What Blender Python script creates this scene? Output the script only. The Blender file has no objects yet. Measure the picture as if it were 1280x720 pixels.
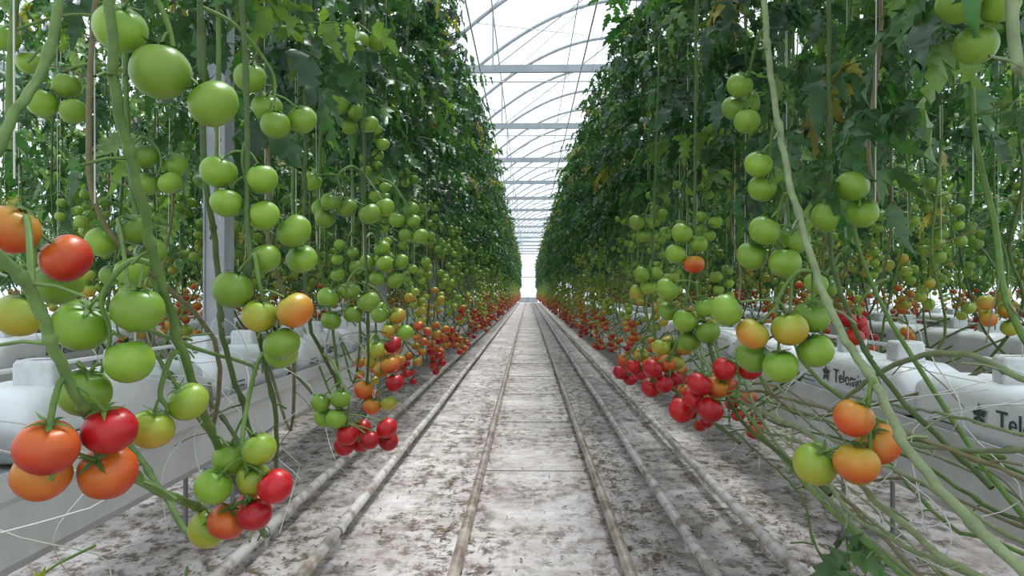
import bpy, math, random
import numpy as np
from mathutils import Vector, Matrix

scene = bpy.context.scene
COL = scene.collection
scene.view_settings.view_transform = 'Standard'

# ------------------------------------------------------------------ materials
def new_mat(name):
    m = bpy.data.materials.new(name); m.use_nodes = True
    nt = m.node_tree; nt.nodes.clear()
    out = nt.nodes.new('ShaderNodeOutputMaterial')
    return m, nt, out

def N(nt, t, **kw):
    n = nt.nodes.new(t)
    for k, v in kw.items(): setattr(n, k, v)
    return n

def ramp(nt, stops):
    r = N(nt, 'ShaderNodeValToRGB')
    e = r.color_ramp.elements
    while len(e) < len(stops): e.new(0.5)
    for i, (p, c) in enumerate(stops):
        e[i].position = p
        e[i].color = (c[0], c[1], c[2], 1) if not isinstance(c, (int, float)) else (c, c, c, 1)
    return r

def noise(nt, vec, scale, detail=5, rough=0.6):
    n = N(nt, 'ShaderNodeTexNoise')
    n.inputs['Scale'].default_value = scale
    n.inputs['Detail'].default_value = detail
    n.inputs['Roughness'].default_value = rough
    nt.links.new(vec, n.inputs['Vector'])
    return n

def attr_mat(name, rough=0.5, translucent=0.0, var=0.25, scale=12, spec=0.5, bump=0.0, sss=0.0):
    m, nt, out = new_mat(name)
    a = N(nt, 'ShaderNodeAttribute', attribute_name='Col')
    tc = N(nt, 'ShaderNodeTexCoord')
    n = noise(nt, tc.outputs['Object'], scale)
    r = ramp(nt, [(0.3, 1 - var), (0.7, 1.0)])
    nt.links.new(n.outputs['Fac'], r.inputs['Fac'])
    mx = N(nt, 'ShaderNodeMix', data_type='RGBA', blend_type='MULTIPLY')
    mx.inputs['Factor'].default_value = 1
    nt.links.new(a.outputs['Color'], mx.inputs['A']); nt.links.new(r.outputs['Color'], mx.inputs['B'])
    p = N(nt, 'ShaderNodeBsdfPrincipled')
    p.inputs['Roughness'].default_value = rough
    p.inputs['Specular IOR Level'].default_value = spec
    nt.links.new(mx.outputs['Result'], p.inputs['Base Color'])
    if sss:
        p.inputs['Subsurface Weight'].default_value = sss
        p.inputs['Subsurface Radius'].default_value = (1.0, .8, .3)
        p.inputs['Subsurface Scale'].default_value = .012
    if bump:
        b = N(nt, 'ShaderNodeBump'); b.inputs['Strength'].default_value = bump
        b.inputs['Distance'].default_value = 0.004
        nt.links.new(n.outputs['Fac'], b.inputs['Height']); nt.links.new(b.outputs['Normal'], p.inputs['Normal'])
    if translucent:
        t = N(nt, 'ShaderNodeBsdfTranslucent')
        bc = N(nt, 'ShaderNodeMix', data_type='RGBA', blend_type='MULTIPLY')
        bc.inputs['Factor'].default_value = 1
        nt.links.new(mx.outputs['Result'], bc.inputs['A'])
        bc.inputs['B'].default_value = (1.8, 1.9, 0.9, 1)
        nt.links.new(bc.outputs['Result'], t.inputs['Color'])
        ms = N(nt, 'ShaderNodeMixShader'); ms.inputs[0].default_value = translucent
        nt.links.new(p.outputs[0], ms.inputs[1]); nt.links.new(t.outputs[0], ms.inputs[2])
        nt.links.new(ms.outputs[0], out.inputs[0])
    else:
        nt.links.new(p.outputs[0], out.inputs[0])
    return m

def plain_mat(name, col, col2=None, rough=0.5, metal=0.0, scale=6, bump=0.0, lo=0.4, hi=0.65):
    m, nt, out = new_mat(name)
    tc = N(nt, 'ShaderNodeTexCoord')
    n = noise(nt, tc.outputs['Object'], scale, 8, 0.65)
    r = ramp(nt, [(lo, col2 or col), (hi, col)])
    nt.links.new(n.outputs['Fac'], r.inputs['Fac'])
    p = N(nt, 'ShaderNodeBsdfPrincipled')
    p.inputs['Roughness'].default_value = rough; p.inputs['Metallic'].default_value = metal
    nt.links.new(r.outputs['Color'], p.inputs['Base Color'])
    if bump:
        b = N(nt, 'ShaderNodeBump'); b.inputs['Strength'].default_value = bump
        b.inputs['Distance'].default_value = 0.01
        nt.links.new(n.outputs['Fac'], b.inputs['Height']); nt.links.new(b.outputs['Normal'], p.inputs['Normal'])
    nt.links.new(p.outputs[0], out.inputs[0])
    return m

M_STEM = attr_mat('vine_stem', 0.55, 0, 0.4, 25, 0.3, 0.3)
M_LEAF = attr_mat('tomato_leaf', 0.40, 0.30, 0.5, 9, 0.6)
M_FRUIT = attr_mat('tomato_skin', 0.36, 0, 0.16, 14, 0.42, 0, 0.15)
M_STRING = plain_mat('twine', (0.6, 0.6, 0.55), rough=0.8)
PLANT_MATS = [M_STEM, M_LEAF, M_FRUIT, M_STRING]
M_BAG = plain_mat('bag_plastic', (0.70, 0.73, 0.74), (0.62, 0.65, 0.66), 0.4, scale=7, bump=0.35)
M_PRINT = plain_mat('bag_print', (0.03, 0.06, 0.06), rough=0.5)
M_GUTTER = plain_mat('painted_steel_white', (0.64, 0.66, 0.66), (0.5, 0.51, 0.49), 0.4, scale=3)
M_CUBE = plain_mat('cube_wrap', (0.66, 0.70, 0.70), (0.48, 0.51, 0.50), 0.5, scale=14)
M_SOIL = plain_mat('coco_soil', (0.12, 0.08, 0.05), (0.06, 0.04, 0.03), 0.9, scale=60)
M_PIPE = plain_mat('painted_pipe', (0.58, 0.55, 0.53), (0.24, 0.185, 0.145), 0.4, scale=9, lo=0.38, hi=0.55)
M_RAIL = plain_mat('rail_steel', (0.42, 0.36, 0.31), (0.15, 0.11, 0.08), 0.35, scale=8, lo=0.38, hi=0.6)
M_FRAME = plain_mat('galvanised', (0.42, 0.45, 0.47), (0.34, 0.37, 0.39), 0.5, scale=5)
M_POST = plain_mat('post_steel', (0.36, 0.39, 0.41), (0.27, 0.29, 0.31), 0.5, scale=5)
M_STAND = plain_mat('stand_steel', (0.22, 0.23, 0.23), (0.15, 0.15, 0.15), 0.5, scale=5)
M_TUBE = plain_mat('drip_tube', (0.5, 0.52, 0.48), rough=0.5)

def film_mat():
    m, nt, out = new_mat('roof_film')
    tr = N(nt, 'ShaderNodeBsdfTransparent'); tr.inputs[0].default_value = (0.90, 0.94, 0.98, 1)
    tl = N(nt, 'ShaderNodeBsdfTranslucent'); tl.inputs[0].default_value = (0.74, 0.80, 0.88, 1)
    ms = N(nt, 'ShaderNodeMixShader'); ms.inputs[0].default_value = 0.25
    nt.links.new(tr.outputs[0], ms.inputs[1]); nt.links.new(tl.outputs[0], ms.inputs[2])
    nt.links.new(ms.outputs[0], out.inputs[0])
    return m
M_FILM = film_mat()

def floor_mat():
    m, nt, out = new_mat('ground_cloth')
    tc = N(nt, 'ShaderNodeTexCoord'); o = tc.outputs['Object']
    sep = N(nt, 'ShaderNodeSeparateXYZ'); nt.links.new(o, sep.inputs[0])
    base_n = noise(nt, o, 2.4, 12, 0.8)
    base = ramp(nt, [(0.34, (0.22, 0.18, 0.165)), (0.48, (0.44, 0.395, 0.38)), (0.64, (0.64, 0.60, 0.595))])
    nt.links.new(base_n.outputs['Fac'], base.inputs['Fac'])
    mp = N(nt, 'ShaderNodeMapping'); mp.inputs['Scale'].default_value = (7, 5, 1)
    nt.links.new(o, mp.inputs[0])
    d = noise(nt, mp.outputs[0], 1.9, 12, 0.8)
    dm = ramp(nt, [(0.48, 0.0), (0.56, 1.0)])
    nt.links.new(d.outputs['Fac'], dm.inputs['Fac'])
    big = noise(nt, o, 1.3, 4, 0.6)
    ab = N(nt, 'ShaderNodeMath', operation='SUBTRACT'); ab.inputs[1].default_value = .048
    nt.links.new(sep.outputs['X'], ab.inputs[0])
    ab2 = N(nt, 'ShaderNodeMath', operation='ABSOLUTE'); nt.links.new(ab.outputs[0], ab2.inputs[0])
    xr_ = ramp(nt, [(0.0, 0.0), (0.18, 0.02), (0.28, 0.18), (0.38, .2), (0.55, 0.13), (0.72, 0.05), (0.95, 0.16)])
    nt.links.new(ab2.outputs[0], xr_.inputs['Fac'])
    addn = N(nt, 'ShaderNodeMath', operation='ADD')
    nt.links.new(big.outputs['Fac'], addn.inputs[0]); nt.links.new(xr_.outputs['Color'], addn.inputs[1])
    bm = ramp(nt, [(0.42, 0.15), (0.64, 1.0)])
    nt.links.new(addn.outputs[0], bm.inputs['Fac'])
    mul = N(nt, 'ShaderNodeMath', operation='MULTIPLY')
    nt.links.new(dm.outputs['Color'], mul.inputs[0]); nt.links.new(bm.outputs['Color'], mul.inputs[1])
    mx = N(nt, 'ShaderNodeMix', data_type='RGBA')
    nt.links.new(mul.outputs[0], mx.inputs['Factor'])
    nt.links.new(base.outputs['Color'], mx.inputs['A'])
    dc = N(nt, 'ShaderNodeTexNoise'); dc.inputs['Scale'].default_value = 30
    nt.links.new(o, dc.inputs['Vector'])
    dr = ramp(nt, [(0.35, (0.06, 0.042, 0.026)), (0.55, (0.14, 0.10, 0.07)), (0.68, (0.10, 0.11, 0.035))])
    nt.links.new(dc.outputs['Fac'], dr.inputs['Fac'])
    nt.links.new(dr.outputs['Color'], mx.inputs['B'])
    al = noise(nt, o, 3.1, 6, 0.7)
    alr = ramp(nt, [(0.52, 0.0), (0.72, 0.45)])
    nt.links.new(al.outputs['Fac'], alr.inputs['Fac'])
    mg = N(nt, 'ShaderNodeMix', data_type='RGBA', blend_type='MULTIPLY')
    nt.links.new(alr.outputs['Color'], mg.inputs['Factor'])
    nt.links.new(mx.outputs['Result'], mg.inputs['A']); mg.inputs['B'].default_value = (.72, .78, .5, 1)
    p = N(nt, 'ShaderNodeBsdfPrincipled'); p.inputs['Roughness'].default_value = 0.75
    nt.links.new(mg.outputs['Result'], p.inputs['Base Color'])
    b = N(nt, 'ShaderNodeBump'); b.inputs['Strength'].default_value = 0.5; b.inputs['Distance'].default_value = 0.01
    nt.links.new(d.outputs['Fac'], b.inputs['Height']); nt.links.new(b.outputs['Normal'], p.inputs['Normal'])
    nt.links.new(p.outputs[0], out.inputs[0])
    return m
M_FLOOR = floor_mat()

# ------------------------------------------------------------------ mesh builder
class MB:
    def __init__(s): s.V = []; s.F = []; s.M = []; s.S = []; s.C = []; s.n = 0
    def add(s, V, faces, mat=0, col=(1, 1, 1), smooth=True):
        V = np.asarray(V, dtype=np.float64)
        s.V.append(V)
        for F in faces:
            F = np.asarray(F, dtype=np.int64)
            if len(F) == 0: continue
            s.F.append(F + s.n)
            s.M.append(np.full(len(F), mat)); s.S.append(np.full(len(F), smooth))
        c = np.empty((len(V), 4)); c[:, :3] = col; c[:, 3] = 1
        s.C.append(c); s.n += len(V)
    def mesh(s, name, mats):
        me = bpy.data.meshes.new(name)
        V = np.concatenate(s.V)
        me.vertices.add(len(V)); me.vertices.foreach_set('co', V.ravel().astype(np.float32))
        flat = np.concatenate([f.ravel() for f in s.F])
        tot = np.concatenate([np.full(len(f), f.shape[1]) for f in s.F])
        start = np.concatenate([[0], np.cumsum(tot)[:-1]])
        me.loops.add(len(flat)); me.loops.foreach_set('vertex_index', flat.astype(np.int32))
        me.polygons.add(len(tot)); me.polygons.foreach_set('loop_start', start.astype(np.int32))
        for m in mats: me.materials.append(m)
        me.polygons.foreach_set('material_index', np.concatenate(s.M).astype(np.int32))
        me.polygons.foreach_set('use_smooth', np.concatenate(s.S).astype(bool))
        me.update(calc_edges=True); me.validate()
        ca = me.color_attributes.new('Col', 'FLOAT_COLOR', 'POINT')
        ca.data.foreach_set('color', np.concatenate(s.C).ravel().astype(np.float32))
        return me

def obj(name, me, loc=(0, 0, 0), rot=(0, 0, 0), scl=(1, 1, 1), parent=None):
    o = bpy.data.objects.new(name, me); o.location = loc; o.rotation_euler = rot; o.scale = scl
    COL.objects.link(o)
    if parent: o.parent = parent
    return o

def smooth_path(P, sub=5):
    P = np.array(P, float)
    if len(P) < 3: return P
    Q = np.vstack([2 * P[0] - P[1], P, 2 * P[-1] - P[-2]])
    out = []
    for i in range(1, len(Q) - 2):
        a, b, c, d = Q[i - 1], Q[i], Q[i + 1], Q[i + 2]
        for k in range(sub):
            t = k / sub
            out.append(0.5 * ((2 * b) + (c - a) * t + (2 * a - 5 * b + 4 * c - d) * t * t + (3 * b - a - 3 * c + d) * t ** 3))
    out.append(P[-1])
    return np.array(out)

def tube(mb, P, r, sides=6, mat=0, col=(1, 1, 1)):
    P = np.array(P, float); n = len(P)
    R = np.full(n, r) if np.isscalar(r) else np.interp(np.linspace(0, 1, n), np.linspace(0, 1, len(r)), r)
    T = np.gradient(P, axis=0); T /= (np.linalg.norm(T, axis=1)[:, None] + 1e-9)
    ref = np.array([0.31, 0.17, 0.93]) if abs(T[0][2]) < 0.8 else np.array([0.95, 0.2, 0.1])
    A = np.empty((n, 3)); u = ref
    for i in range(n):
        u = u - T[i] * np.dot(u, T[i]); u = u / (np.linalg.norm(u) + 1e-9); A[i] = u
    B = np.cross(T, A)
    ang = np.linspace(0, 2 * math.pi, sides, endpoint=False)
    V = P[:, None, :] + R[:, None, None] * (np.cos(ang)[None, :, None] * A[:, None, :] + np.sin(ang)[None, :, None] * B[:, None, :])
    V = V.reshape(-1, 3)
    i = np.arange(n - 1)[:, None] * sides; k = np.arange(sides)[None, :]; k2 = (k + 1) % sides
    F = np.stack([i + k, i + k2, i + sides + k2, i + sides + k], -1).reshape(-1, 4)
    mb.add(V, [F], mat, col)

def box(mb, lo, hi, mat=0, col=(1, 1, 1)):
    x0, y0, z0 = lo; x1, y1, z1 = hi
    V = [(x0, y0, z0), (x1, y0, z0), (x1, y1, z0), (x0, y1, z0), (x0, y0, z1), (x1, y0, z1), (x1, y1, z1), (x0, y1, z1)]
    F = [(0, 3, 2, 1), (4, 5, 6, 7), (0, 1, 5, 4), (1, 2, 6, 5), (2, 3, 7, 6), (3, 0, 4, 7)]
    mb.add(V, [F], mat, col, False)

# ------------------------------------------------------------------ tomato templates
def tomato_tpl(seg, rings):
    V = []
    for j in range(1, rings):
        th = math.pi * j / rings
        for i in range(seg):
            ph = 2 * math.pi * i / seg
            rr = math.sin(th) * (1 + 0.022 * math.cos(5 * ph) * (1 if th < 1.6 else 0.4))
            z = 0.93 * math.cos(th) - 0.17 * math.exp(-(th / 0.42) ** 2)
            V.append((rr * math.cos(ph), rr * math.sin(ph), z))
    V.append((0, 0, 0.74)); V.append((0, 0, -0.93))
    top = len(V) - 2; bot = len(V) - 1
    Q = []; T = []
    for j in range(rings - 2):
        for i in range(seg):
            i2 = (i + 1) % seg
            Q.append((j * seg + i, (j + 1) * seg + i, (j + 1) * seg + i2, j * seg + i2))
    for i in range(seg):
        i2 = (i + 1) % seg
        T.append((top, i, i2)); T.append((bot, (rings - 2) * seg + i2, (rings - 2) * seg + i))
    return np.array(V), np.array(Q), np.array(T)

def calyx_tpl():
    V = []; Q = []
    for k in range(5):
        a = 2 * math.pi * k / 5; c, s = math.cos(a), math.sin(a); b = len(V)
        for (r, w, z) in [(0.0, 0.05, 0.80), (0.25, 0.10, 0.92), (0.5, 0.07, 0.90), (0.78, 0.008, 0.98 if k % 2 else 0.78)]:
            V.append((r * c - w * s, r * s + w * c, z)); V.append((r * c + w * s, r * s - w * c, z))
        for j in range(3): Q.append((b + 2 * j, b + 2 * j + 1, b + 2 * j + 3, b + 2 * j + 2))
    return np.array(V), np.array(Q)
T_HI = tomato_tpl(28, 18); T_LO = tomato_tpl(12, 8); T_CAL = calyx_tpl()

STOPS = [(0, (0.19, 0.33, 0.03)), (0.2, (0.27, 0.36, 0.035)), (0.4, (0.42, 0.34, 0.035)), (0.6, (0.52, 0.18, 0.018)), (0.8, (0.55, 0.055, 0.010)), (1.0, (0.42, 0.006, 0.010))]
def ripe(r):
    r = max(0, min(1, r))
    xs = [s[0] for s in STOPS]
    return np.array([np.interp(r, xs, [s[1][k] for s in STOPS]) for k in range(3)])

def rot_from(z, spin):
    z = np.array(z, float); z /= np.linalg.norm(z)
    a = np.array([math.cos(spin), math.sin(spin), 0.13]); x = a - z * np.dot(a, z); x /= np.linalg.norm(x)
    return np.stack([x, np.cross(z, x), z], 1)

def add_tomato(mb, c, r, rp, rng, hi=False, up=None):
    tpl = T_HI if hi else T_LO
    if up is None: up = (rng.uniform(-.5, .5), rng.uniform(-.5, .5), 1)
    R = rot_from(up, rng.uniform(0, 6.28))
    zs = rng.uniform(0.93, 1.04)
    V = (tpl[0] * np.array([r, r, r * zs])) @ R.T + np.array(c)
    col = ripe(rp) * rng.uniform(0.78, 1.12)
    cols = np.tile(col, (len(V), 1))
    if rp > 0.08 and rp < 0.9:
        zz = tpl[0][:, 2]
        w = np.clip((zz + 0.5) / 1.3, 0, 1)[:, None]
        cols = ripe(min(1, rp + .12)) * (1 - w) + ripe(rp - .18) * w
    elif rp <= 0.08:
        w = np.clip((tpl[0][:, 2] - 0.2) / 0.7, 0, 1)[:, None]
        cols = col * (1 - w) + col * np.array([0.5, 0.7, 0.6]) * w
    mb.add(V, [tpl[1], tpl[2]], 2, cols)
    mb.add((T_CAL[0] * r) @ R.T + np.array(c), [T_CAL[1]], 0, (0.07, 0.15, 0.02))
    return np.array(c) + R[:, 2] * r * 0.78

def leaflet_tpl(rng):
    xs = np.array([0, .07, .19, .27, .41, .49, .63, .71, .86, 1.0])
    w = np.array([.012, .13, .24, .12, .23, .11, .17, .07, .08, .004]) * rng.uniform(.85, 1.25)
    k = rng.uniform(.3, .9); tw = rng.uniform(-.3, .3)
    mz = -k * xs ** 2 * 0.6 + 0.05 * np.sin(xs * 9)
    mid = np.stack([xs, 0.06 * np.sin(xs * rng.uniform(2, 5)), mz], 1)
    ex = xs + np.where(w > .15, 0.07, -0.01)
    wr = 0.06 * np.sin(np.arange(10) * 2.1 + rng.uniform(0, 6))
    L = np.stack([ex, w, mz + w * (0.5 + tw) + wr - w * w * 1.4], 1)
    R = np.stack([ex, -w, mz + w * (0.5 - tw) - wr - w * w * 1.4], 1)
    V = np.vstack([mid, L, R]); i = np.arange(9)
    F = np.vstack([np.stack([i, i + 1, i + 11, i + 10], 1), np.stack([i, i + 20, i + 21, i + 1], 1)])
    return V, F
_r = random.Random(3)
LEAFLETS = [leaflet_tpl(_r) for _ in range(8)]

def add_leaf(mb, base, az, L, p0, p1, col, rng, ls=0.12):
    n = 9; P = [np.array(base, float)]; Ts = []
    side_bend = rng.uniform(-.6, .6)
    for k in range(n):
        t = k / (n - 1); p = p0 + (p1 - p0) * t; a = az + side_bend * t
        T = np.array([math.cos(a) * math.cos(p), math.sin(a) * math.cos(p), math.sin(p)])
        Ts.append(T); P.append(P[-1] + T * L / n)
    tube(mb, P[::2] + ([P[-1]] if n % 2 == 0 else []), [0.0032, 0.0012], 3, 0, (0.11, 0.21, 0.04))
    roll = rng.uniform(-.7, .7)
    def leaf1(pos, T, ang, size):
        up = np.array([0, 0, 1.0]); S = np.cross(up, T); S /= np.linalg.norm(S) + 1e-9
        Nn = np.cross(T, S)
        S2 = S * math.cos(roll) + Nn * math.sin(roll); N2 = np.cross(T, S2)
        D = T * math.cos(ang) + S2 * math.sin(ang) + np.array([0, 0, -rng.uniform(.0, .7)]); D /= np.linalg.norm(D)
        N2 = N2 + np.array([rng.uniform(-.5, .5), rng.uniform(-.5, .5), 0]); N2 -= D * np.dot(N2, D); N2 /= np.linalg.norm(N2)
        Y = np.cross(N2, D)
        V, F = LEAFLETS[rng.randrange(8)]
        M = np.stack([D, Y, N2], 1)
        mb.add((V * size) @ M.T + pos, [F], 1, np.array(col) * rng.uniform(.6, 1.4))
    for (k, s) in [(3, .8), (5, 1.0), (7, .95)]:
        for sg in (1, -1):
            leaf1(P[k], Ts[min(k, n - 1)], sg * rng.uniform(.75, 1.3), ls * s * rng.uniform(.8, 1.2))
    for k in (4, 6):
        leaf1(P[k], Ts[k], rng.choice((1, -1)) * 1.3, ls * .45)
    leaf1(P[-1], Ts[-1], rng.uniform(-.2, .2), ls * 1.2)

STEMC = (0.13, 0.23, 0.05); STEMD = (0.08, 0.13, 0.035); STEMB = (0.2, 0.18, 0.09)
def leafcol(rng, z=2.0, light=0.0):  # light: sunlit brightness painted into the leaf colour
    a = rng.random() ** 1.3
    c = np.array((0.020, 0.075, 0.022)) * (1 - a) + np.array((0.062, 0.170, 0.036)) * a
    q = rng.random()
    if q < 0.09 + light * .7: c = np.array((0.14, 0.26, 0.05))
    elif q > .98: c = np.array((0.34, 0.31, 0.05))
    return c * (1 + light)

def add_truss(mb, root, az, rng, n, rp, rmean=0.033):
    d = np.array([math.cos(az), math.sin(az), 0])
    P = smooth_path([root, root + d * .07 + np.array([0, 0, .015]), root + d * .14 + np.array([0, 0, -.05]), root + d * .16 + np.array([0, 0, -.05 - n * .03])], 3)
    tube(mb, P, [.004, .0025], 4, 0, STEMC)
    side = np.array([-d[1], d[0], 0])
    for k in range(n):
        r = rmean * rng.uniform(.78, 1.12)
        sg = 1 if k % 2 else -1
        c = root + d * (.12 + rng.uniform(-.015, .06)) + side * sg * (r * 1.0 + rng.uniform(0, .014)) + np.array([0, 0, -.05 - k * .035])
        top = add_tomato(mb, c, r, rp + rng.uniform(-.18, .18) * (1 if rp > .12 else .3), rng)
        j = min(len(P) - 1, 4 + k)
        tube(mb, [P[j], (P[j] + top) / 2 + np.array([0, 0, .012]), top], .002, 3, 0, STEMC)

WZ = 4.4
def plant(mb, x, y, rng, z_leaf=1.45, ztop=3.5, fruit=True, nleaf=36, light=0.0, low=True, bagx=-.45, fz=(.45, 1.95), roff=0.0):
    jx = rng.uniform(-.08, .08)
    tube(mb, [(x + jx, y, WZ), (x + jx, y, 2.6), (x + jx + .01, y, 1.2)], .002, 3, 3)
    w = lambda s: rng.uniform(-s, s)
    up = [(x + jx + w(.025), y + w(.025), z) for z in np.arange(1.4, ztop + .05, .35)]
    if low:
        lean = rng.uniform(.35, 1.2)
        pts = [(x + bagx + w(.06), y + lean + .35, .80), (x + bagx + .14, y + lean + .2, .68 + w(.05)), (x + w(.10) - .05, y + lean * .8, .46 + w(.12)), (x + .05 + w(.07), y + lean * .35, .85 + w(.1)), (x + jx, y + .06, 1.15)] + up
    else:
        pts = [(x + jx, y, 1.25)] + up
    S = smooth_path(pts, 4)
    tube(mb, S, [.0065, .007, .006, .004], 6, 0, rng.choice([STEMC, STEMC, STEMD, STEMB]))
    for k in range(9):
        i = rng.randrange(6, max(9, min(len(S), 24))); a = rng.uniform(0, 6.28); l = rng.uniform(.03, .16)
        d = np.array([math.cos(a), math.sin(a), rng.uniform(-.8, .6)]) * l
        tube(mb, [S[i], S[i] + d * .6, S[i] + d + np.array([0, 0, -.015])], .002, 3, 0, STEMB)
    thin = rng.uniform(.7, 1.15)
    nl = int(nleaf * thin)
    zl = z_leaf + rng.uniform(-.15, .2)
    for k in range(nl):
        z = zl + (ztop - zl) * (k + rng.random()) / nl
        az = rng.uniform(0, 6.283) if rng.random() < .55 else rng.choice([math.pi / 2, -math.pi / 2]) + rng.uniform(-.7, .7)
        Ll = rng.uniform(.24, .48)
        if math.cos(az) > .5: Ll *= .8
        i = int(np.argmin(np.abs(S[:, 2] - z) + (S[:, 1] > y + .2) * 5))
        add_leaf(mb, S[i], az, Ll, rng.uniform(-.1, .7), rng.uniform(-1.4, -.2), leafcol(rng, z, light), rng, rng.uniform(.09, .155))
    if fruit:
        z = fz[0] + rng.uniform(0, .25); off = rng.uniform(-.22, .14) + roff
        while z < fz[1]:
            if rng.random() > .15 or z > 1.2:
                i = int(np.argmin(np.abs(S[:, 2] - z) + np.abs(S[:, 0] - x) * .8))
                az = rng.gauss(0, .8)
                base = float(np.interp(z - off, [.45, .75, 1.0, 1.25], [1.0, .72, .25, .0]))
                add_truss(mb, S[i].copy(), az, rng, rng.choice([2, 3, 4, 4, 5]), base + rng.uniform(-.15, .15) * (1 if base > .1 else .2))
            z += rng.uniform(.19, .30)

# ------------------------------------------------------------------ row segments
SEG = 3.2
def row_mesh(name, seed, **kw):
    rng = random.Random(seed); mb = MB()
    k = 8
    for i in range(k):
        plant(mb, 0, (i + .5) * SEG / k + rng.uniform(-.08, .08) - SEG / 2, rng, **kw)
    return mb.mesh(name, PLANT_MATS)
inner = [row_mesh('aisle_row', 10 + i, nleaf=46, z_leaf=1.62, ztop=3.95) for i in range(4)]
outer = [row_mesh('back_row', 30 + i, nleaf=26, z_leaf=1.2, ztop=3.6, light=.3, fz=(.75, 1.7), roff=.2) for i in range(2)]  # back rows look sunlit through brighter, paler leaf colours
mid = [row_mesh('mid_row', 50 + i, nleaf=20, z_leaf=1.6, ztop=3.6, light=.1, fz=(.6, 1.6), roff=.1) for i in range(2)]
rngp = random.Random(77)
def place_row(x, side, y0, y1, meshes, zs=1.0):
    y = y0 + SEG / 2; k = rngp.randrange(3)
    while y < y1:
        obj('tomato_plant_row', meshes[k % len(meshes)], (x, y, 0), (0, 0, 0 if side < 0 else math.pi), (1, 1, zs * rngp.uniform(.98, 1.03)))
        y += SEG; k += 1
place_row(-0.88, -1, 3.3, 67, inner)
place_row(0.98, 1, 3.3, 67, inner, .95)
for (x, s, ya, ms) in [(-1.90, 1, 3.2, mid), (-2.5, -1, 3.6, outer), (-3.42, 1, 4.5, outer), (-4.1, -1, 5.5, outer), (-5.7, -1, 7.0, outer), (-7.3, -1, 9, outer),
                  (1.92, -1, 2.6, mid), (2.6, 1, 3.4, outer), (3.5, -1, 4.5, outer), (4.2, 1, 5.5, outer), (5.8, 1, 7.0, outer), (7.4, 1, 9, outer)]:
    place_row(x, s, ya, 30, ms)

# ------------------------------------------------------------------ near canopy plants
def near(x, y, seed, side, nleaf, zl):
    mb = MB(); rng = random.Random(seed)
    plant(mb, 0, 0, rng, z_leaf=zl, ztop=3.4, fruit=False, nleaf=nleaf, low=(seed % 2 == 0), light=.04)
    obj('tomato_plant', mb.mesh('tomato_plant', PLANT_MATS), (x, y, 0), (0, 0, 0 if side < 0 else math.pi))
yy = [1.25, 1.6, 1.95, 2.3, 2.65, 3.0, 3.3]
for i, y in enumerate(yy):
    near(-.93, y, 101 + i, -1, 27, 1.58 if y > 1.8 else 1.66)
    near(1.03, y + .05, 141 + i, 1, 40, 1.44 if y > 1.5 else 1.5)

# ------------------------------------------------------------------ hero plants with individually hung trusses
D = 0.075
def hero(stems, trusses, seed, leaves=()):
    rng = random.Random(seed); mb = MB(); allp = []
    for (pts, r, c) in stems:
        S = smooth_path(pts, 7)
        S = S + np.array([[rng.uniform(-.003, .003) for _ in range(3)] for _ in range(len(S))])
        tube(mb, S, r, 9, 0, c); allp.append(S)
        for k in range(6, len(S), 7):
            a, b = S[k - 1], S[k]; tube(mb, [a, (a + b) / 2, b], [r * 1.0, r * 1.4, r * 1.0], 8, 0, c)
            a2 = rng.uniform(0, 6.28); l = rng.uniform(.015, .08)
            d = np.array([math.cos(a2), math.sin(a2), rng.uniform(-.5, .5)]) * l
            tube(mb, [S[k], S[k] + d * .5, S[k] + d + np.array([0, 0, -.01])], .0026, 4, 0, c)
    A = np.vstack(allp)
    for (cx, cy, cz, sc, fr) in trusses:
        c0 = np.array([cx, cy, cz]); top = max(f[1] for f in fr) * D * sc
        hang = c0 + np.array([0, 0, top + .02])
        d = np.linalg.norm(A - (hang + np.array([0, 0, .03])), axis=1); i = int(np.argmin(d)); root = A[i]
        if d[i] > .35: root = hang + np.array([-.12 if cx < 0 else .12, 0, .12])
        low = c0 + np.array([0, 0, min(f[1] for f in fr) * D * sc * .6])
        P = smooth_path([root, (root + hang) / 2 + np.array([0, 0, .03]), hang, (hang + low) / 2 + np.array([.008, .01, 0]), low], 5)
        tube(mb, P, [.005, .0045, .003], 6, 0, STEMC)
        placed = []
        for (ox, oz, rp) in fr:
            r = D / 2 * sc * rng.uniform(.92, 1.1)
            c = c0 + np.array([ox * D * sc, rng.uniform(-.012, .012), oz * D * sc])
            for it in range(20):
                ok = True
                for (q, rq) in placed:
                    if np.linalg.norm(c - q) < (r + rq) * .97: ok = False; c = c + np.array([0, .012, 0])
                if ok: break
            placed.append((c, r))
            j = int(np.argmin(np.linalg.norm(P - (c + np.array([0, 0, r * 1.3])), axis=1)))
            dirv = P[j] - c; dirv = dirv / (np.linalg.norm(dirv) + 1e-6) * .8 + np.array([0, 0, .6]) + np.array([rng.uniform(-.3, .3), rng.uniform(-.4, .1), 0])
            tp = add_tomato(mb, c, r, rp, rng, True, dirv)
            tube(mb, smooth_path([P[j], (P[j] + tp) / 2 + (tp - c) * .25, tp], 3), .0026, 5, 0, STEMC)
    for (b, az, L, p0, p1, c, ls) in leaves:
        add_leaf(mb, b, az, L, p0, p1, c, rng, ls)
    obj('tomato_plant', mb.mesh('tomato_plant', PLANT_MATS))

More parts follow.
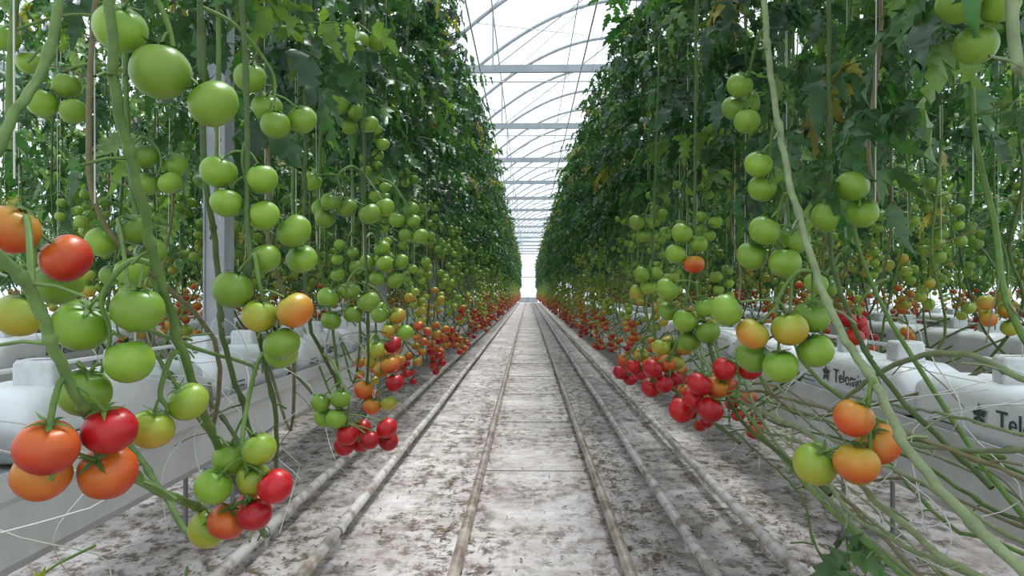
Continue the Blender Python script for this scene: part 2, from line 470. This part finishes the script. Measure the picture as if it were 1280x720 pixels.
G = .02; YG = .27; OR = .68; BR = .52; RO = .88; RD = 1.0
CL = (0.15, 0.25, 0.07); CM = (0.11, 0.19, 0.045); CP = (0.23, 0.29, 0.14)
YEL = (0.42, 0.42, 0.03)
hero([([(-.60, 1.0, 2.6), (-.6, 1.0, 2.0), (-.6, 1.02, 1.41), (-.6, 1.03, 1.3), (-.6, 1.08, 1.186), (-.6, 1.149, 1.045), (-.6, 1.24, .897), (-.6, 1.385, .70), (-.62, 1.64, .48), (-.75, 2.0, .34), (-1.0, 2.3, .5), (-1.25, 2.4, .78)], .0075, CM)],
     [(-.557, 1.09, 1.345, 1.1, [(-.8, .7, G), (-.05, -.1, G), (.85, -.65, G)]),
      (-.675, 1.125, .919, 1.06, [(-.5, .35, G), (.7, .67, G), (.6, -.35, G), (-.3, -.97, G)]),
      (-.62, 1.2, .78, 1, [(-.2, -.15, .34), (.4, .4, .12)])], 1,
     [((-.62, 1.3, .5), -1.2, .3, -.3, -1.0, YEL, .16), ((-.66, 1.2, .48), -2.5, .26, -.1, -.9, (0.3, .38, .05), .15), ((-.6, 1.25, .46), -.4, .22, -.3, -1.1, YEL, .13), ((-.7, 1.25, .45), -1.8, .25, .1, -.7, (0.07, .16, .03), .14),
      ((-.82, 1.35, .52), -2.2, .3, -.2, -.8, (0.3, .34, .03), .18), ((-.75, 1.2, .5), -2.9, .28, -.3, -.9, YEL, .16)])
hero([([(-.72, .7, 1.6), (-.68, .82, 1.15), (-.66, .943, .995), (-.66, .99, .917), (-.66, 1.08, .80), (-.66, 1.24, .663), (-.66, 1.45, .557), (-.8, 1.7, .42), (-1.1, 2.0, .55), (-1.3, 2.05, .8)], .008, CL)],
     [(-.78, 1.1, 1.055, 1, [(-.2, .55, OR), (.45, 0, RO), (-.2, -.5, G), (-.1, -1.2, YG)]),
      (-.666, .99, .758, 1.05, [(-.15, .3, RO), (.5, .45, RD), (.2, -.45, .84), (-.7, -.35, .74)])], 2)
hero([([(-.75, 1.6, 2.6), (-.75, 1.646, 1.375), (-.75, 1.71, 1.12), (-.75, 1.75, .893), (-.74, 1.875, .677), (-.8, 2.1, .5), (-1.1, 2.5, .6), (-1.3, 2.6, .78)], .007, STEMD),
      ([(-.62, 1.5, 2.2), (-.6, 1.52, 1.3), (-.58, 1.5, 1.0), (-.6, 1.7, .7), (-.7, 2.0, .42)], .0055, STEMD)],
     [(-.643, 1.78, 1.455, 1, [(-.7, 1.1, G), (-.35, .25, G), (.13, -.47, G), (.8, -.13, G)]),
      (-.612, 1.53, 1.195, 1.0, [(-.7, .85, G), (-.4, -.07, G), (.5, .65, G), (.57, -.4, G), (.65, -1.65, G), (1.3, -.8, G), (1.35, -1.6, G)]),
      (-.555, 1.47, .959, 1.04, [(-.7, .6, G), (0, -.1, YG), (1.0, .05, BR), (.6, -.85, G), (.3, -1.15, G)]),
      (-.54, 1.35, .6325, .92, [(.4, 1.0, .1), (-.8, 0, G), (-.65, .6, G), (.95, .05, RD), (.3, -.8, RD), (-.6, -1.1, .84), (-.25, -1.0, .9), (.15, .1, YG), (-1.4, -1.5, YG)])], 3)
hero([([(-1.15, 2.0, 2.6), (-1.13, 2.0, 1.5), (-1.1, 2.05, 1.1), (-1.05, 2.2, .8), (-1.2, 2.5, .75)], .007, CM),
      ([(-.8, .9, .9), (-.8, 1.0, 1.1), (-.8, 1.09, 1.26), (-.8, 1.2, 1.487), (-.8, 1.3, 2.3)], .008, CL),
      ([(-.72, 1.9, .8), (-.82, 1.6, .9), (-.9, 1.35, 1.0), (-.95, 1.2, 1.08), (-.98, 1.15, 1.12)], .005, CL)],
     [(-1.287, 1.93, 1.536, 1, [(-.4, -.3, G), (.3, .4, G), (.7, -.6, G)]),
      (-1.38, 1.9, 1.66, .95, [(-.3, .3, G), (.2, -.4, G)]),
      (-1.07, 2.05, 1.353, .97, [(-.55, .6, G), (.3, .3, G), (-.4, -.55, G), (.6, -.55, G)]),
      (-.976, 1.69, 1.12, 1, [(-.6, 0, G), (.15, .45, G), (.3, -.3, G), (.4, -.9, G)]),
      (-1.2, 2.1, 1.05, .9, [(-.6, 0, G), (.4, .3, G), (.3, -.7, G)])], 4)
hero([([(-.74, 2.4, 2.8), (-.75, 2.41, 1.71), (-.75, 2.4, 1.3), (-.75, 2.45, .906), (-.72, 2.7, .655), (-.8, 2.95, .5), (-1.2, 3.2, .8)], .0065, STEMD),
      ([(-.62, 2.7, 2.6), (-.62, 2.7, 1.6), (-.61, 2.68, 1.2), (-.6, 2.7, .8), (-.66, 2.9, .5)], .0055, STEMD)],
     [(-.61, 2.4, .587, .92, [(-1.25, .6, G), (-.45, -.15, G), (-1.25, -.2, G), (-.3, .8, G), (0, -1.0, RD), (.5, -.85, RD), (-.35, -1.7, RD), (.25, -1.75, RD), (1.2, -1.2, RD), (1.9, -.7, RD), (1.85, -1.5, RD)]),
      (-.585, 2.8, .66, .95, [(-.8, -.6, .75), (-.35, -1.5, .7), (.6, -1.3, YG), (.6, .8, .68), (-.2, 1.6, YG), (.7, 1.85, RD), (0, .4, .6), (.9, -.2, RD), (-.6, .8, .5)]),
      (-.69, 2.6, 1.33, 1, [(-1.3, 1, G), (-.4, 0, G), (-.8, -.75, G), (.2, -.2, G), (1.5, -.6, G), (2.1, -.2, G), (-1.2, -.2, G)]),
      (-.64, 2.6, 1.91, 1, [(-1.3, -.6, G), (-.4, -.8, G), (.4, 0, G), (1.1, .2, G)]),
      (-.70, 2.8, 1.7, 1, [(-.5, .5, G), (.4, .1, G), (-.1, -.6, G), (.9, -.4, G)]),
      (-.66, 2.6, .957, 1, [(-.9, .3, G), (0, .6, G), (.3, -.5, G), (-.7, -.8, G), (1.1, .1, G)]),
      (-.63, 3.0, 1.085, .95, [(-.6, .6, G), (.4, .5, G), (0, -.4, G), (1.0, -.5, G), (1.3, .6, G), (.2, 1.4, G)]),
      (-.60, 3.1, .86, .95, [(-.6, .6, G), (.4, .5, .5), (0, -.4, .4), (1.0, -.5, G), (.3, -1.4, .6)]),
      (-.58, 3.4, 1.3, .95, [(-.6, .6, G), (.4, .5, G), (0, -.4, G), (1.0, -.5, G), (.2, 1.4, G)])], 5)
def tangle(side, n, seed):
    r = random.Random(seed); out = []
    for k in range(n):
        x = r.uniform(.76, 1.12); z = r.uniform(.35, .7); y = r.uniform(2.2, 4.2); P = []
        while y > .85:
            P.append((side * x, y, z)); y -= r.uniform(.25, .55)
            x = min(1.17, max(.70, x + r.uniform(-.07, .08))); z = min(.8, max(.24, z + r.uniform(-.10, .07)))
        if len(P) > 2:
            out.append((P, r.uniform(.003, .0055), r.choice([CP, CL, CM, STEMB, CP])))
    return out
hero([([(.66, 2.1, 2.6), (.63, 1.95, 1.9), (.62, 1.86, 1.59), (.62, 1.77, 1.364), (.62, 1.64, 1.137), (.62, 1.468, .943), (.62, 1.298, .834), (.62, 1.187, .743), (.63, .979, .657), (.7, .8, .62), (1.0, .6, .7), (1.25, .6, .8)], .008, CP),
      ([(.65, 2.9, .9), (.64, 2.44, .69), (.66, 1.72, .666), (.66, 1.33, .594), (.68, 1.08, .574), (.8, .8, .6)], .006, CP),
      ([(.72, 2.8, .8), (.70, 2.42, .637), (.70, 1.85, .517), (.71, 1.43, .468), (.75, 1.1, .45), (.9, .8, .5)], .006, CL),
      ([(.78, 2.7, .75), (.76, 2.3, .56), (.78, 1.7, .44), (.8, 1.3, .42), (.9, 1.0, .44)], .006, CP)] + tangle(1, 10, 8),
     [(.627, 1.88, 1.29, 1, [(-.4, .55, G), (-.1, -.2, G), (.5, .2, G)]),
      (.61, 1.78, 1.11, 1, [(-.4, .55, G), (-.6, -.25, G), (.25, -.5, G), (.75, .3, G)]),
      (.64, 2.1, 1.58, 1, [(-.3, .3, G), (-.3, -.4, G), (.4, 0, G), (-.1, -1.15, G)]),
      (.55, 1.6, .885, 1, [(-.7, .3, .45), (.1, -.65, G), (1.15, -.2, G), (1.2, .8, G), (.35, .45, .33), (-1.45, 1.0, G), (-.4, -.45, G)]),
      (.607, 2.1, .755, .97, [(-.5, .3, RD), (.55, .3, RD), (-.7, -.5, .75), (-1.5, -.3, RD), (-.2, -.5, .88), (-1.1, -1.3, RD), (-1.55, -1.0, RD), (-1.9, -1.6, RD), (.9, .55, RD)]),
      (.607, 1.3, .718, 1, [(-.3, .75, .7), (-.2, -.35, .6), (.6, 0, .72), (-.8, -.6, .22), (.4, -.75, .4)])], 6,
     [((.7, 1.6, .5), -2.0, .2, -.2, -1.0, (.06, .14, .03), .09), ((.85, 1.3, .42), -1.4, .25, -.2, -1.0, (.06, .14, .03), .1), ((.95, 1.2, .3), -2.4, .22, -.1, -.8, (.10, .2, .04), .1)])
hero([([(.78, 1.1, 2.4), (.76, 1.14, 1.46), (.75, 1.09, 1.32), (.75, .98, 1.1), (.8, .8, .8)], .009, CP),
      ([(.85, 2.05, 2.6), (.85, 2.05, 1.83), (.85, 2.04, 1.4), (.85, 2.03, 1.08), (.87, 1.8, .8), (.95, 1.5, .6)], .0065, STEMD),
      ([(.95, 2.3, .62), (.92, 1.88, .80), (.91, 1.56, .87), (.92, 1.37, .84), (.95, 1.2, .80), (1.1, 1.0, .80)], .0065, CP),
      ([(.92, 2.0, .60), (.9, 1.6, .66), (.9, 1.3, .72), (1.0, 1.1, .78), (1.2, 1.0, .82)], .005, CP)] + tangle(1, 3, 21),
     [(.825, 1.35, 1.525, 1, [(-.4, .1, G), (.65, .1, G), (.4, -.7, G), (-.3, .9, G)]),
      (.81, 1.78, 1.23, 1, [(-.2, .4, G), (.35, -.4, G), (-.55, -.5, G)]),
      (.98, 2.4, 1.0, .95, [(-.4, .4, G), (.4, .2, G), (0, -.5, .1)]),
      (1.12, 2.5, .88, .9, [(-.4, .4, RD), (.4, .2, RD), (0, -.5, .9), (.9, -.3, RD)])], 7)
hero([([(.68, 2.9, 2.6), (.65, 2.8, 1.6), (.62, 2.7, 1.2), (.6, 2.5, .95), (.62, 2.2, .65), (.75, 1.8, .5)], .006, STEMD),
      ([(.62, 3.4, 2.2), (.58, 3.3, 1.4), (.55, 3.2, .95), (.55, 2.8, .65), (.7, 2.4, .5)], .0055, STEMD)],
     [(.56, 2.4, .92, 1, [(.4, .4, G), (.45, -.7, G), (-.5, -.2, G), (-.2, -1.1, G), (-1.3, 1.2, G), (-1.1, .2, G)]),
      (.578, 2.6, 1.16, 1, [(-.3, .7, G), (.25, -.8, .66), (.5, .2, G), (-.6, -.3, G)]),
      (.505, 2.6, .697, .95, [(-.8, .4, RD), (-.2, -.4, RD), (.4, -.2, RD), (0, .6, .85), (-.7, -.7, RD)]),
      (.54, 2.7, .79, .9, [(-.6, 0, YG), (0, .1, .55), (.7, .1, .4), (.2, -.8, .3)]),
      (.52, 3.3, .66, .92, [(-.6, 0, RD), (0, -.5, RD), (.5, .2, .8), (.1, .7, .55)]),
      (.5, 3.6, .60, .92, [(-.6, 0, RD), (.2, -.5, RD), (.5, .4, RD), (-.1, .7, .85)]),
      (.54, 3.2, 1.05, .95, [(-.5, .4, G), (.4, .5, G), (0, -.4, .1), (.7, -.4, G), (-.6, -.7, .3)]),
      (.55, 3.4, 1.3, .95, [(-.5, .4, G), (.4, .5, G), (0, -.4, G), (.7, -.4, G)])], 8)

# ------------------------------------------------------------------ gutters, bags, cubes
def bag_mesh(label=True):
    mb = MB(); L = .98; nx = 28; ring = 24
    V = []; rr = random.Random(4)
    for i in range(nx + 1):
        t = i / nx; y = (t - .5) * L
        e = max(0, 1 - abs(2 * t - 1) ** 10) ** .5; e = .12 + .88 * e
        for k in range(ring):
            a = 2 * math.pi * k / ring
            c, s = math.cos(a), math.sin(a)
            x = .13 * math.copysign(abs(c) ** .42, c) * (.8 + .2 * e)
            z = .098 * math.copysign(abs(s) ** .55, s) * e
            bul = 1 + (.02 * math.sin(i * 1.3 + k) + rr.uniform(-.015, .015)) * (0 if c > .5 else 1) + .012 * math.sin(i * .9)
            V.append((x * bul, y, z * bul + .098))
    F = []
    for i in range(nx):
        for k in range(ring):
            k2 = (k + 1) % ring; F.append((i * ring + k, i * ring + k2, (i + 1) * ring + k2, (i + 1) * ring + k))
    caps = [(tuple(range(ring)))[::-1], tuple(range(nx * ring, nx * ring + ring))]
    mb.add(V, [np.array(F), np.array(caps)], 0)
    if label:
        txt = bpy.data.curves.new('label', 'FONT'); txt.body = 'Telomix'; txt.size = .08; txt.extrude = .0008; txt.resolution_u = 2
        to = bpy.data.objects.new('label_tmp', txt); COL.objects.link(to)
        dg = bpy.context.evaluated_depsgraph_get(); dg.update()
        tm = bpy.data.meshes.new_from_object(to.evaluated_get(dg))
        co = np.array([v.co[:] for v in tm.vertices])
        W = co[:, 0].max()
        P = np.stack([np.full(len(co), .1335) + co[:, 2], co[:, 0] * 1.0 - W / 2 + .1, co[:, 1] + .075], 1)
        groups = {}
        for p in tm.polygons: groups.setdefault(len(p.vertices), []).append(tuple(p.vertices))
        mb.add(P, [np.array(g) for g in groups.values()], 1, smooth=False)
        bpy.data.objects.remove(to, do_unlink=True)
        for a in (0.5, 1.57, 2.64, 3.9, 5.5):
            c, s = math.cos(a), math.sin(a); pts = []
            for (u, w) in [(0, 0), (.02, .011), (.04, 0), (.02, -.011)]:
                pts.append((.1345, -.105 + (u * c - w * s), .10 + (u * s + w * c)))
            mb.add(pts, [[(0, 1, 2, 3)]], 1, smooth=False)
    for j in range(2):
        mb.add([(.1342, -.36, .05 + j * .02), (.1342, -.22, .05 + j * .02), (.1342, -.22, .055 + j * .02), (.1342, -.36, .055 + j * .02)], [[(0, 1, 2, 3)]], 1, smooth=False)
    return mb.mesh('grow_bag', [M_BAG, M_PRINT])
BAG = bag_mesh(); BAGP = bag_mesh(False)
def cube_mesh():
    mb = MB(); b = .05; h = .085; r = .012
    rings = []
    for (s, z) in [(b - .004, 0), (b, .01), (b, h - .01), (b - .006, h), (b - .02, h - .004)]:
        pts = []
        for (cx, cy, a0) in [(1, 1, 0), (-1, 1, 90), (-1, -1, 180), (1, -1, 270)]:
            for da in (0, 30, 60, 90):
                a = math.radians(a0 + da); pts.append((cx * (s - r) + r * math.cos(a), cy * (s - r) + r * math.sin(a), z))
        rings += pts
    n = 16; F = []
    for i in range(4):
        for k in range(n): F.append((i * n + k, i * n + (k + 1) % n, (i + 1) * n + (k + 1) % n, (i + 1) * n + k))
    mb.add(rings, [np.array(F)], 0)
    mb.add(rings[-n:], [np.array([tuple(range(n))])], 1)
    P = smooth_path([(.02, .02, h - .03), (.02, .02, h + .05), (.05, .05, h + .07), (.10, .09, h + .01), (.13, .12, -.02)], 5)
    tube(mb, P, .002, 5, 2)
    return mb.mesh('propagation_cube', [M_CUBE, M_SOIL, M_TUBE])
CUBE = cube_mesh()
gutters = [(-1.34, -1), (1.40, 1), (-2.95, -1), (3.02, 1), (-4.55, -1), (4.62, 1)]
BZ = .555
for gi, (gx, sd) in enumerate(gutters):
    y1 = 66 if gi < 2 else 32
    mb = MB()
    prof = [(-.16, BZ + .035), (-.155, BZ + .035), (-.15, BZ), (.15, BZ), (.155, BZ + .035), (.16, BZ + .035), (.155, BZ - .03), (.14, BZ - .05), (.14, BZ - .19), (.10, BZ - .23), (-.10, BZ - .23), (-.14, BZ - .19), (-.14, BZ - .05), (-.155, BZ - .03)]
    n = len(prof)
    V = [(gx + p[0], -1.0, p[1]) for p in prof] + [(gx + p[0], y1, p[1]) for p in prof]
    F = [(k, (k + 1) % n, n + (k + 1) % n, n + k) for k in range(n)]
    mb.add(V, [np.array(F)], 0, smooth=False)
    y = .6
    while y < y1:
        for q in (-.1, .1): tube(mb, [(gx + q, y, 0), (gx + q, y, BZ - .22)], .010, 6, 1)
        box(mb, (gx - .12, y - .02, 0), (gx + .12, y + .02, .01), 1); y += 2.4
    tube(mb, [(gx + sd * .14, -1, BZ + .22), (gx + sd * .14, y1, BZ + .22)], .008, 6, 0)
    obj('growing_gutter', mb.mesh('growing_gutter', [M_GUTTER, M_STAND]))
    ye = 30 if gi < 2 else 16
    yb = .13 if gx < 0 else -.135
    y = yb; r = random.Random(gi); q = 0
    while y < y1 - 1:
        if y < ye:
            face = 0 if gx < 0 else math.pi
            plain = (gi == 0 and y < 3) or (gi > 1 and q % 2)
            obj('grow_bag', BAGP if plain else BAG, (gx + r.uniform(-.006, .006), y, BZ), (0, 0, face + r.uniform(-.012, .012)), (1, 1, r.uniform(.95, 1.05)))
            for dy in (-.3, .12) if y < 12 else ():
                obj('propagation_cube', CUBE, (gx + r.uniform(-.02, .03), y + dy, BZ + .18), (0, 0, r.uniform(-.3, .3)))
        y += 1.04; q += 1
    mb = MB()
    y = yb + 1.04 * math.ceil((ye - yb) / 1.04)
    while y < y1 - 1:
        box(mb, (gx - .12, y - .48, BZ), (gx + .12, y + .48, BZ + .18)); y += 1.04
    if mb.n:
        o = obj('grow_bag_row', mb.mesh('grow_bag_row', [M_BAG]))
        bv = o.modifiers.new('b', 'BEVEL'); bv.width = .04; bv.segments = 2

mb = MB(); r = random.Random(5)
for k in range(34):
    sd = -1 if k % 2 else 1
    y = r.uniform(1.2, 4.5); x = sd * r.uniform(.95, 1.18); z = r.uniform(.55, .85)
    P = [(x + sd * .2, y, BZ + .2)]
    for j in range(4): P.append((x - sd * r.uniform(0, .25), y + r.uniform(-.2, .2), z - j * .12 + r.uniform(-.05, .05)))
    tube(mb, smooth_path(P, 5), .0016, 4, 0)
obj('drip_tubing', mb.mesh('drip_tubing', [M_TUBE]))

# ------------------------------------------------------------------ floor, rails, pipes
mb = MB(); mb.add([(-12, -4, 0), (12, -4, 0), (12, 70, 0), (-12, 70, 0)], [[(0, 1, 2, 3)]], 0, smooth=False)
obj('floor', mb.mesh('floor', [M_FLOOR]))
cx = .048
mb = MB()
for s in (-1, 1):
    tube(mb, [(cx + s * .296, y, .055 + .002 * math.sin(y)) for y in np.linspace(.2, 66, 60)], .021, 12, 0)
y = 1.05
while y < 66:
    box(mb, (cx - .33, y - .03, 0), (cx + .33, y + .03, .006), 1)
    for s in (-1, 1): box(mb, (cx + s * .296 - .015, y - .02, .006), (cx + s * .296 + .015, y + .02, .045), 0)
    y += 1.5
obj('pipe_rail_track', mb.mesh('pipe_rail_track', [M_RAIL, M_FLOOR]))
for (x, z, rr) in [(-.74, .07, .022), (-1.02, .07, .022), (.61, .07, .022), (.90, .07, .022)]:
    mb = MB()
    tube(mb, [(x + .004 * math.sin(y * 1.3), y, z) for y in np.linspace(.2, 66, 80)], rr, 12, 0)
    y = 1.2
    while y < 66:
        box(mb, (x - .03, y - .02, 0), (x + .03, y + .02, .006)); box(mb, (x - .006, y - .015, 0), (x + .006, y + .015, z - .02))
        tube(mb, [(x, y - .03, z), (x, y + .03, z)], rr * 1.12, 12, 0)
        y += 1.6
    obj('heating_pipe', mb.mesh('heating_pipe', [M_PIPE]))
mb = MB(); r = random.Random(9)
for k in range(6500):
    band = r.random()
    if band < .36: x = r.uniform(.64, 1.2)
    elif band < .50: x = r.uniform(-1.15, -.5)
    elif band < .76: x = r.gauss(.46, .06)
    elif band < .9: x = r.gauss(-.33, .05)
    else: x = r.uniform(-.3, .36)
    y = .9 + 11 * r.random() ** 1.4; s = r.uniform(.005, .018) * (1.6 if r.random() < .1 else 1); a = r.uniform(0, 6.28)
    V, F = LEAFLETS[r.randrange(8)]
    c, sn = math.cos(a), math.sin(a)
    R = np.array([[c, -sn, 0], [sn, c, 0], [0, 0, 1]])
    col = r.choice([(0.09, .06, .03), (.15, .10, .05), (.05, .08, .02), (.06, .04, .02), (.2, .15, .07)])
    mb.add((V * np.array([s * 1.8, s * 1.3, s * .5])) @ R.T + np.array([x, y, .006 + s * .25]), [F], 0, col)
obj('leaf_litter', mb.mesh('leaf_litter', [M_STEM]))

# ------------------------------------------------------------------ greenhouse structure
ZB = 4.65; RISE = 1.9; BW = 7.0; FX = -1.57
bays = [(FX - BW, FX), (FX, FX + BW), (FX + BW, FX + 2 * BW - 2.0)]
def arc(x0, x1, n=24, lift=0):
    out = []
    for i in range(n + 1):
        t = i / n; out.append((x0 + (x1 - x0) * t, ZB + lift + RISE * math.sin(math.pi * t) ** .85))
    return out
mb = MB()
for (a, b) in bays:
    A = arc(a, b, 28, .03); n = len(A)
    V = [(p[0], -4, p[1]) for p in A] + [(p[0], 70, p[1]) for p in A]
    mb.add(V, [np.array([(i, i + 1, n + i + 1, n + i) for i in range(n - 1)])], 0)
obj('ceiling', mb.mesh('ceiling', [M_FILM]))
mb = MB()
ys = [3.62 + 4.05 * k for k in range(-1, 17)]
for (a, b) in bays:
    for y in ys:
        box(mb, (a, y - .03, ZB - .07), (b, y + .03, ZB + .05))
        A = arc(a, b, 28)
        for t in (4, 14, 24):
            tube(mb, [(A[t][0], y, ZB), (A[t][0], y, A[t][1])], .014, 6)
        tube(mb, [(A[4][0], y, ZB), (A[14][0], y, A[14][1])], .010, 5)
        tube(mb, [(A[24][0], y, ZB), (A[14][0], y, A[14][1])], .010, 5)
    y = -.7
    while y < 70:
        tube(mb, [(p[0], y, p[1]) for p in arc(a, b, 28)], .035, 6); y += 2.05
    A = arc(a, b, 28)
    for t in (4, 10, 14, 18, 24):
        tube(mb, [(A[t][0], -4, A[t][1] - .03), (A[t][0], 70, A[t][1] - .03)], .012, 6)
    box(mb, (a - .12, -4, ZB - .05), (a + .12, 70, ZB + .06))
    k = 1
    while k < len(ys) - 1:
        tube(mb, [(A[3][0], ys[k], A[3][1]), (A[14][0], ys[k + 1], A[14][1])], .007, 4); tube(mb, [(A[14][0], ys[k], A[14][1]), (A[3][0], ys[k + 1], A[3][1])], .007, 4); k += 1
obj('roof_frame', mb.mesh('roof_frame', [M_FRAME]))
for y in ys[1:9]:
    for x in (FX, FX + BW):
        mb = MB(); box(mb, (x - .05, y - .05, 0), (x + .05, y + .05, ZB)); box(mb, (x - .1, y - .1, 0), (x + .1, y + .1, .012))
        for s in (-1, 1): box(mb, (x + s * .05 - .004, y - .06, 0), (x + s * .05 + .004, y + .06, ZB))
        obj('support_column', mb.mesh('support_column', [M_POST]))
mb = MB()
for x in (-.88, -1.90, -2.5, -3.42, .98, 1.92, 2.6, 3.5):
    tube(mb, [(x, -2, WZ), (x, 68, WZ)], .004, 4)
for y in ys:
    tube(mb, [(-8, y, WZ + .03), (8, y, WZ + .03)], .012, 5)
    for x in (-1.34, 1.4, -2.95, 3.02): tube(mb, [(x, y, WZ + .03), (x, y, ZB)], .006, 4)
for x in (-.72, .80): tube(mb, [(x, -2, WZ - .05), (x, 68, WZ - .05)], .012, 8)
obj('crop_wire', mb.mesh('crop_wire', [M_GUTTER]))
def wall(name, V):
    mb = MB(); mb.add(V, [[(0, 1, 2, 3)]], 0, smooth=False); return obj(name, mb.mesh(name, [M_FILM]))
xl, xr = bays[0][0], bays[2][1]
wall('wall_far', [(xl, 70, 0), (xr, 70, 0), (xr, 70, 6.6), (xl, 70, 6.6)])
wall('wall_left', [(xl, -4, 0), (xl, 70, 0), (xl, 70, ZB), (xl, -4, ZB)])
wall('wall_right', [(xr, -4, 0), (xr, 70, 0), (xr, 70, ZB), (xr, -4, ZB)])
mb = MB()
for s in (-.9, .9): box(mb, (s - .04, 69.85, 0), (s + .04, 69.95, 2.4))
box(mb, (-.94, 69.85, 2.4), (.94, 69.95, 2.48)); box(mb, (-.02, 69.87, 0), (.02, 69.93, 2.4)); box(mb, (-.86, 69.87, .0), (.86, 69.93, .5))
obj('door_1', mb.mesh('door_1', [M_FRAME]))

# ------------------------------------------------------------------ light
w = bpy.data.worlds.new('sky'); scene.world = w; w.use_nodes = True
bg = w.node_tree.nodes['Background']; bg.inputs[0].default_value = (0.90, 0.95, 1.0, 1); bg.inputs[1].default_value = 1.55
sl = bpy.data.lights.new('sun', 'SUN'); sl.energy = 5.5; sl.angle = .25; sl.color = (1, .98, .93)
so = bpy.data.objects.new('sun', sl); so.rotation_euler = (math.radians(-20), math.radians(10), 0); COL.objects.link(so)

# ------------------------------------------------------------------ camera
cam = bpy.data.cameras.new('camera'); cam.lens = 25.3; cam.sensor_width = 36; cam.clip_end = 300; cam.clip_start = .02
co = bpy.data.objects.new('camera', cam); COL.objects.link(co)
co.location = (0, 0, 1.0)
co.rotation_euler = (math.radians(90 + .32), 0, math.radians(1.27))
scene.camera = co
